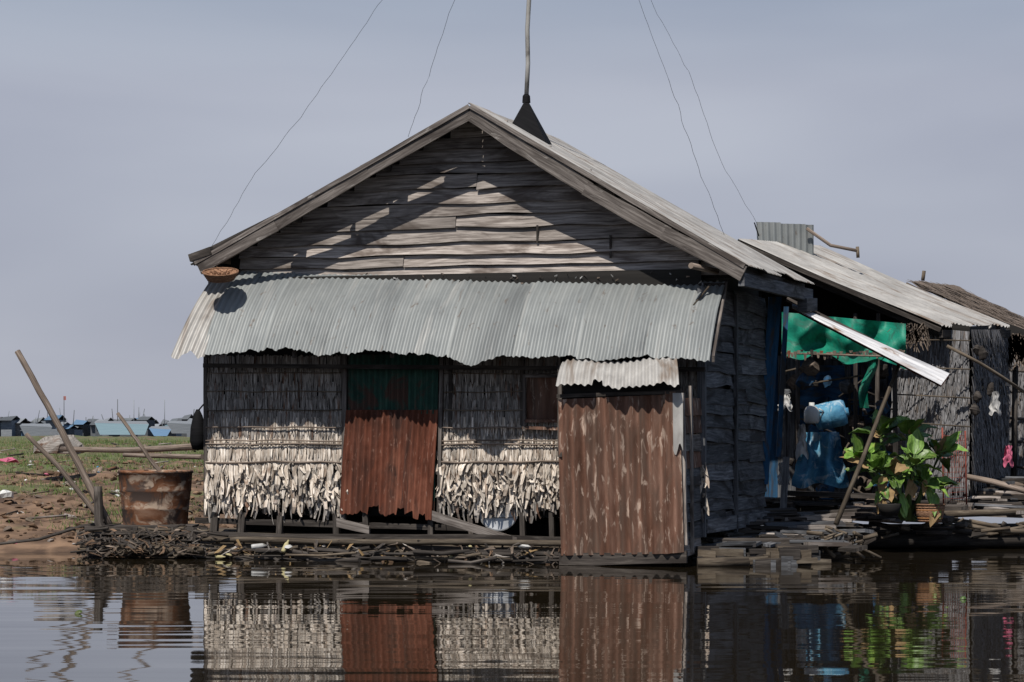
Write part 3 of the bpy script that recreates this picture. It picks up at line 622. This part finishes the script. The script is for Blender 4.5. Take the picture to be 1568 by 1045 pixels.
mb.board(W(130,812,30.75),W(318,815,30.75),Z*.1,V((0,.06,0)),'wood_d',6,.02,rr=.6)
for px in (150,205,262,300): mb.board(W(px,808,30.7),W(px+ru(-5,5),846,30.7),V((ru(.05,.09),0,0)),V((0,.05,0)),'wood_d',2,rr=.5)
for i in range(120):
    u=ru(0,1); p=W(128+u*195,ru(806,848),ru(30.5,31.7)); p.z=max(p.z,.0); an=ru(-.6,.6); dr=V((math.cos(an),math.sin(an)*.5,ru(-.2,.2))); ln=ru(.1,.5)
    mb.tube([p-dr*ln/2,p+V((ru(-.03,.03),0,ru(-.02,.02))),p+dr*ln/2],ru(.005,.018),random.choice(['bamboo','wood_d','wood_d','wood_d']),6,rr=ru(0,.4))
for i in range(9):
    p=W(ru(140,300),ru(838,850),30.5); p.z=max(p.z,.03); r_=ru(.03,.05); mb.lathe(p,[(0,.02),(r_*.6,.02),(r_*.75,0),(r_,0),(r_,.3)],'bamboo',12,rr=ru(0,.5),ax=V((ru(-.5,.5),1,0)).normalized())
mb.board(W(128,818,31.2),W(305,815,31.2),Z*.08,V((0,.8,0)),'wood_d',5,.02,rr=0)
mb.board(W(150,806,31.4),W(300,806,31.4),Z*.03,V((0,.7,0)),'wood_d',5,.02)
for i in range(240):
    p=W(ru(125,320),ru(808,845),ru(30.45,30.8)); mb.strip([p,p+V((ru(-.12,.12),-.02,ru(-.08,.02))),p+V((ru(-.2,.2),-.03,ru(-.12,-.02)))],(V((1,0,0))+Z*ru(-1,1)).normalized(),[ru(.01,.05),ru(.01,.04),.006],random.choice(['tbrown','clod','wood_d','wood_d']),R())
mb.done('pole_float')
bt=MB()
def bottle(c,ax,k,s=1): bt.lathe(c,[(0,0),(.035*s,0),(.04*s,.03*s),(.04*s,.16*s),(.015*s,.21*s),(.015*s,.24*s),(0,.24*s)],k,12,rr=0,ax=ax.normalized())
bottle(H(385,838,-.9),V((1,.2,.1)),'white',.8); bottle(H(433,846,-.98),V((.4,.5,.9)),'yellow',.7); bottle(H(330,853,-1.0),V((1,-.2,0)),'yellow',.5)
for (px,py,k,s_) in ((803,838,'white',.06),(440,838,'white',.05),(350,850,'yellow',.04),(720,838,'yellow',.03),(480,845,'wood',.06),(1475,918,'leaf',.03),(120,940,'leaf',.03),(690,852,'yellow',.03),(640,856,'bamboo',.05)):
    c=H(px,py,-.95) if py<880 else W(px,py,6000/(py-660)); c.z=max(c.z,.01)
    bt.lathe(c,[(0,-s_*.3),(s_*.8,-s_*.2),(s_,0),(s_*.6,s_*.4),(0,s_*.5)],k,8,rr=0,ax=V((ru(-.4,.4),ru(-.4,.4),1)).normalized(),lump=.6)
bt.done('floating_litter')
# ================================================================= terrain
def lerp_tab(t,tab):
    if t<=tab[0][0]: return tab[0][1]
    for (a,b),(c,d) in zip(tab,tab[1:]):
        if t<=c: return b+(d-b)*(t-a)/(c-a)
    return tab[-1][1]
def shore(x):
    s=lerp_tab(x,[(-30,31.6),(-6,32.2),(-4.2,32.2),(-2,36),(1,42),(3,60),(6,75),(30,80)])
    return s+.5*mn.noise(V((x*.7,0,0)))
TAB=[(-6,-1),(-.6,-.12),(0,0),(.8,.17),(2.2,.36),(5,.52),(12,.84),(28,1.1),(48,1.2),(75,1.24),(92,1.1),(105,-.6),(200,-1)]
def gz(x,y):
    t=y-shore(x); z=lerp_tab(t,TAB)
    if t>0 and t<95: z+=(.09*mn.noise(V((x*.5,y*.35,3)))+.08*mn.noise(V((x*1.7,y*1.3,8)))+.04*mn.noise(V((x*5,y*5,1))))*min(1,t)
    return z
xs=[-3000,-1000,-400,-200,-100,-60,-40,-30,-24,-20]+[-18+.14*i for i in range(int(20/.14))]+[3,4,5,6,8,10,14,20,30,50,100,300,1000,3000]
ys=[-50,0,15,25,28]+[30+.14*i for i in range(90)]+[43+.5*i for i in range(50)]+[69+2*i for i in range(28)]+[130,160,250,500,1500,4000]
v=[(x,y,gz(x,y)) for y in ys for x in xs]; nx=len(xs)
f=[(j*nx+i,j*nx+i+1,(j+1)*nx+i+1,(j+1)*nx+i) for j in range(len(ys)-1) for i in range(nx-1)]
me=bpy.data.meshes.new('ground'); me.from_pydata(v,[],f); me.polygons.foreach_set('use_smooth',[True]*len(f))
gm=bpy.data.materials.new('bank_earth'); gm.use_nodes=True; nt=gm.node_tree; N=nt.nodes; K=nt.links.new
tc=N.new('ShaderNodeTexCoord'); 
def nz(s,d,dist=0):
    n=N.new('ShaderNodeTexNoise'); n.inputs['Scale'].default_value=s; n.inputs['Detail'].default_value=d; n.inputs['Distortion'].default_value=dist; K(tc.outputs['Object'],n.inputs['Vector']); return n
n1=nz(2.5,8,.5); r1=N.new('ShaderNodeValToRGB'); r1.color_ramp.elements[0].position=.35; r1.color_ramp.elements[0].color=(.06,.034,.02,1); r1.color_ramp.elements[1].position=.68; r1.color_ramp.elements[1].color=(.23,.145,.09,1); K(n1.outputs[0],r1.inputs[0])
n2=nz(7,6); r2=N.new('ShaderNodeValToRGB'); r2.color_ramp.elements[0].position=.35; r2.color_ramp.elements[0].color=(.06,.066,.025,1); r2.color_ramp.elements[1].position=.65; r2.color_ramp.elements[1].color=(.13,.145,.055,1); K(n2.outputs[0],r2.inputs[0])
sp=N.new('ShaderNodeSeparateXYZ'); K(tc.outputs['Object'],sp.inputs[0])
mr=N.new('ShaderNodeMapRange'); mr.inputs[1].default_value=34; mr.inputs[2].default_value=52; mr.inputs[3].default_value=-.2; mr.inputs[4].default_value=.1; K(sp.outputs['Y'],mr.inputs[0])
n3=nz(.5,5,.6); ad=N.new('ShaderNodeMath'); K(n3.outputs[0],ad.inputs[0]); K(mr.outputs[0],ad.inputs[1])
m2=N.new('ShaderNodeMapRange'); m2.inputs[1].default_value=.45; m2.inputs[2].default_value=.57; K(ad.outputs[0],m2.inputs[0])
mx=N.new('ShaderNodeMix'); mx.data_type='RGBA'; K(m2.outputs[0],mx.inputs[0]); K(r1.outputs[0],mx.inputs[6]); K(r2.outputs[0],mx.inputs[7]); K(mx.outputs[2],N['Principled BSDF'].inputs['Base Color'])
bp=N.new('ShaderNodeBump'); bp.inputs['Strength'].default_value=.8; bp.inputs['Distance'].default_value=.06; K(n1.outputs[0],bp.inputs['Height']); K(bp.outputs[0],N['Principled BSDF'].inputs['Normal']); N['Principled BSDF'].inputs['Roughness'].default_value=.95
me.materials.append(gm); go=bpy.data.objects.new('ground',me); scene.collection.objects.link(go)
mb=MB(); gi=mb.mi('grass'); gd=mb.mi('drygrass')
for i in range(20000):
    y=33.5+ (R()**1.4)*42; x=(-784+R()*560)/F*y+ru(-.6,.3)
    t=y-shore(x)
    if t<.8: continue
    g=mn.noise(V((x*.5,y*.25,3)))+ (y-41)*.035
    if g<-.05+ru(-.25,.15): continue
    z=gz(x,y); h=ru(.03,.085)*(1+.008*y); dx=ru(-.05,.05); w=ru(.008,.02)
    p=V((x,y,z-.01)); i0=mb.add(p); i1=mb.add(p+V((w,0,0))); i2=mb.add(p+V((dx,ru(-.03,.03),h)))
    mb.face([i0,i1,i2],[(x,z),(x+w,z),(x,z+h)],R(),gd if R()<.22+.35*mn.noise(V((x,y*.6,0))) else gi)
mb.done('grass')
mb=MB()
for i in range(1100):
    y=32.7+(R()**1.6)*18; x=(-784+R()*520)/F*y; z=gz(x,y)
    if z<.03: continue
    s_=ru(.015,.08); mb.lathe(V((x,y,z)),[(0,-s_*.3),(s_*ru(.7,1),-s_*.1),(s_,s_*.1),(s_*.6,s_*.45),(0,s_*.55)],'clod',6,rr=R(),ax=V((ru(-.4,.4),ru(-.4,.4),1)).normalized(),lump=.8)
mb.done('earth_clods')
mb=MB()
for i in range(420):
    y=32.6+(R()**1.5)*30; x=(-784+R()*520)/F*y; z=gz(x,y)
    if z<.03: continue
    k=random.choices(['bamboo','wood','wood_d','whitec','white','pink','bluec','yellow','tbrown','redp'],[20,14,20,8,2,2,2,1,22,1])[0]; s_=ru(.02,.1)*(1 if k in('bamboo','wood','wood_d','tbrown') else .6)
    an=ru(0,3.1)
    if k in('bamboo','wood','wood_d') and R()<.7: mb.tube([V((x,y,z+.02)),V((x+math.cos(an)*s_*6,y+math.sin(an)*s_*6,z+.05))],s_*.18,k,5)
    else: mb.lathe(V((x,y,z)),[(0,-s_*.3),(s_*ru(.7,1),-s_*.1),(s_,s_*.1),(s_*.6,s_*.45),(0,s_*.55)],k,7,rr=R(),ax=V((ru(-.4,.4),ru(-.4,.4),1)).normalized(),lump=.7)
mb.lathe(W(8,758,36),[(0,-.05),(.1,-.03),(.11,.03),(.06,.06),(0,.07)],'white',9,lump=.5)
mb.lathe(W(12,704,43),[(0,-.05),(.17,-.03),(.15,.01),(.1,.03),(0,.04)],'pink',8,lump=.5)
mb.lathe(W(92,690,42),[(0,-.05),(.42,-.03),(.4,.1),(.22,.22),(0,.25)],'thatch_u',14,lump=.3)
mb.done('bank_litter')
# distant village
mb=MB(); random.seed(5)
for i in range(62):
    px=-30+i*6.1+ru(-4,4); d=ru(200,280); s=d/4000; x=(px-784)*s; w=ru(8,28)*s*.8; hh=ru(.5,1.5); base=-.1; dp=4
    k=random.choices(['vgrey','vblue','vteal','thatch_u','vred','vdark'],[7,1.8,.8,1.5,.5,7])[0]; k2=random.choices(['vgrey','vblue','vteal','zinc','vdark'],[5,1.8,1,1.5,4])[0]
    c=V((x,d,base)); a,b=V((w/2,0,0)),V((0,dp/2,0)); t=Z*(hh+1.1)
    P=[c-a-b,c+a-b,c+a+b,c-a+b]; Q=[p+t for p in P]
    for j in range(4): quad(mb,[P[j],P[(j+1)%4],Q[(j+1)%4],Q[j]],k,R())
    r0,r1=c-a*1.1+t+Z*ru(.2,.5),c+a*1.1+t+Z*ru(.2,.5); e=b*1.25
    quad(mb,[Q[0]-a*.1-e*.2,Q[1]+a*.1-e*.2,r1,r0],k2,R()); quad(mb,[Q[3]-a*.1+e*.2,Q[2]+a*.1+e*.2,r1,r0],k2,R())
    if R()<.4: mb.tube([c+t,c+t+Z*ru(.6,1.6)+V((ru(-.3,.3),0,0))],.035,'vgrey',5)
for px in (205,98,180,252): mb.tube([W(px,660,200),W(px,606+ru(-3,12),200)],.03,'vgrey',5)
quad(mb,[W(97,607,200),W(101,607,200),W(101,613,200),W(97,613,200)],'vred')
def hull(x0,x1,y0,y1,d,k):
    quad(mb,[W(x0,y0,d),W(x1,y0+2,d),W(x1-6,y1,d-1),W(x0+8,y1,d-1)],k,.6); quad(mb,[W(x0,y0,d),W(x1,y0+2,d),W(x1-4,y0-3,d+3),W(x0+4,y0-3,d+3)],'vgrey',.6)
hull(145,228,648,666,185,'vteal'); hull(30,80,652,668,185,'vdark'); hull(228,262,656,668,180,'vblue'); hull(255,305,648,664,190,'vdark')
mb.done('distant_floating_village')
mb=MB(); random.seed(9)
ti=mb.mi('farg'); prev=None
for i in range(900):
    x=-1500+i*3.6; hh=4.5+2.2*mn.noise(V((i*.05,0,0)))+1.6*mn.noise(V((i*.5,4,0)))+ru(0,.8)
    a_=mb.add(V((x,2400+ru(-4,4),-1))); b_=mb.add(V((x,2400+ru(-4,4),hh)))
    if prev: mb.face([prev[0],a_,b_,prev[1]],[(0,0),(1,0),(1,1),(0,1)],R(),ti)
    prev=(a_,b_)
mb.done('distant_tree_line')
# ================================================================= water
me=bpy.data.meshes.new('water'); S=4500; me.from_pydata([(-S,-200,0),(S,-200,0),(S,6000,0),(-S,6000,0)],[],[(0,1,2,3)])
wm=bpy.data.materials.new('river_water'); wm.use_nodes=True; nt=wm.node_tree; N=nt.nodes; K=nt.links.new; bs=N['Principled BSDF']
bs.inputs['Base Color'].default_value=(.016,.012,.007,1); bs.inputs['Roughness'].default_value=.025; bs.inputs['IOR'].default_value=1.33
tc=N.new('ShaderNodeTexCoord'); acc=None
for sx,sy,det,amp,dist in ((.12,1.5,2,.03,.4),(.4,4.2,2,.034,.4),(.05,.25,1,.006,0)):
    mp=N.new('ShaderNodeMapping'); mp.inputs['Scale'].default_value=(sx,sy,1); mp.inputs['Rotation'].default_value=(0,0,.02); K(tc.outputs['Object'],mp.inputs[0])
    n=N.new('ShaderNodeTexNoise'); n.inputs['Scale'].default_value=1; n.inputs['Detail'].default_value=det; n.inputs['Distortion'].default_value=dist; K(mp.outputs[0],n.inputs['Vector'])
    s1=N.new('ShaderNodeVectorMath'); s1.operation='SUBTRACT'; s1.inputs[1].default_value=(.5,.5,.5); K(n.outputs['Color'],s1.inputs[0])
    s2=N.new('ShaderNodeVectorMath'); s2.operation='MULTIPLY'; s2.inputs[1].default_value=(amp*.35,amp,0); K(s1.outputs[0],s2.inputs[0])
    if acc is None: acc=s2.outputs[0]
    else:
        a_=N.new('ShaderNodeVectorMath'); K(acc,a_.inputs[0]); K(s2.outputs[0],a_.inputs[1]); acc=a_.outputs[0]
a_=N.new('ShaderNodeVectorMath'); a_.inputs[1].default_value=(0,0,1); K(acc,a_.inputs[0])
nn=N.new('ShaderNodeVectorMath'); nn.operation='NORMALIZE'; K(a_.outputs[0],nn.inputs[0]); K(nn.outputs[0],bs.inputs['Normal'])
me.materials.append(wm); wo=bpy.data.objects.new('water',me); scene.collection.objects.link(wo)
# ================================================================= light
el=math.radians(55); az=math.radians(22)
s=V((-math.sin(az)*math.cos(el),-math.cos(az)*math.cos(el),math.sin(el)))
sl=bpy.data.lights.new('sun','SUN'); sl.energy=5; sl.angle=math.radians(.53); sl.color=(1,.945,.87)
so=bpy.data.objects.new('sun',sl); so.rotation_euler=(s).to_track_quat('Z','Y').to_euler(); scene.collection.objects.link(so); so.location=(-10,-10,30)
w=bpy.data.worlds.new('World'); scene.world=w; w.use_nodes=True; nt=w.node_tree; N=nt.nodes; K=nt.links.new
sky=N.new('ShaderNodeTexSky'); sky.sky_type='NISHITA'; sky.sun_disc=False; sky.sun_elevation=el; sky.sun_rotation=math.atan2(s.x,s.y); sky.air_density=1; sky.dust_density=.6
tc=N.new('ShaderNodeTexCoord'); sp=N.new('ShaderNodeSeparateXYZ'); K(tc.outputs['Generated'],sp.inputs[0])
mp=N.new('ShaderNodeMapping'); mp.inputs['Scale'].default_value=(3.5,3.5,13); mp.inputs['Rotation'].default_value=(0,.08,0); K(tc.outputs['Generated'],mp.inputs[0])
n=N.new('ShaderNodeTexNoise'); n.inputs['Scale'].default_value=1; n.inputs['Detail'].default_value=4; n.inputs['Roughness'].default_value=.4; n.inputs['Distortion'].default_value=.4; K(mp.outputs[0],n.inputs['Vector'])
nr=N.new('ShaderNodeMapRange'); nr.inputs[1].default_value=.35; nr.inputs[2].default_value=.7; K(n.outputs[0],nr.inputs[0])
hz=N.new('ShaderNodeMix'); hz.data_type='RGBA'; hz.inputs[6].default_value=(4.5,4.75,6.0,1); hz.inputs[7].default_value=(6.3,6.6,7.7,1); K(nr.outputs[0],hz.inputs[0])
mr=N.new('ShaderNodeMapRange'); mr.inputs[1].default_value=.13; mr.inputs[2].default_value=.26; mr.inputs[3].default_value=.9; mr.inputs[4].default_value=.0; K(sp.outputs['Z'],mr.inputs[0])
mx=N.new('ShaderNodeMix'); mx.data_type='RGBA'; K(mr.outputs[0],mx.inputs[0]); K(sky.outputs[0],mx.inputs[6]); K(hz.outputs[2],mx.inputs[7])
bg=N['Background']; bg.inputs['Strength'].default_value=.076; K(mx.outputs[2],bg.inputs['Color'])
print('objects',len(bpy.data.objects))
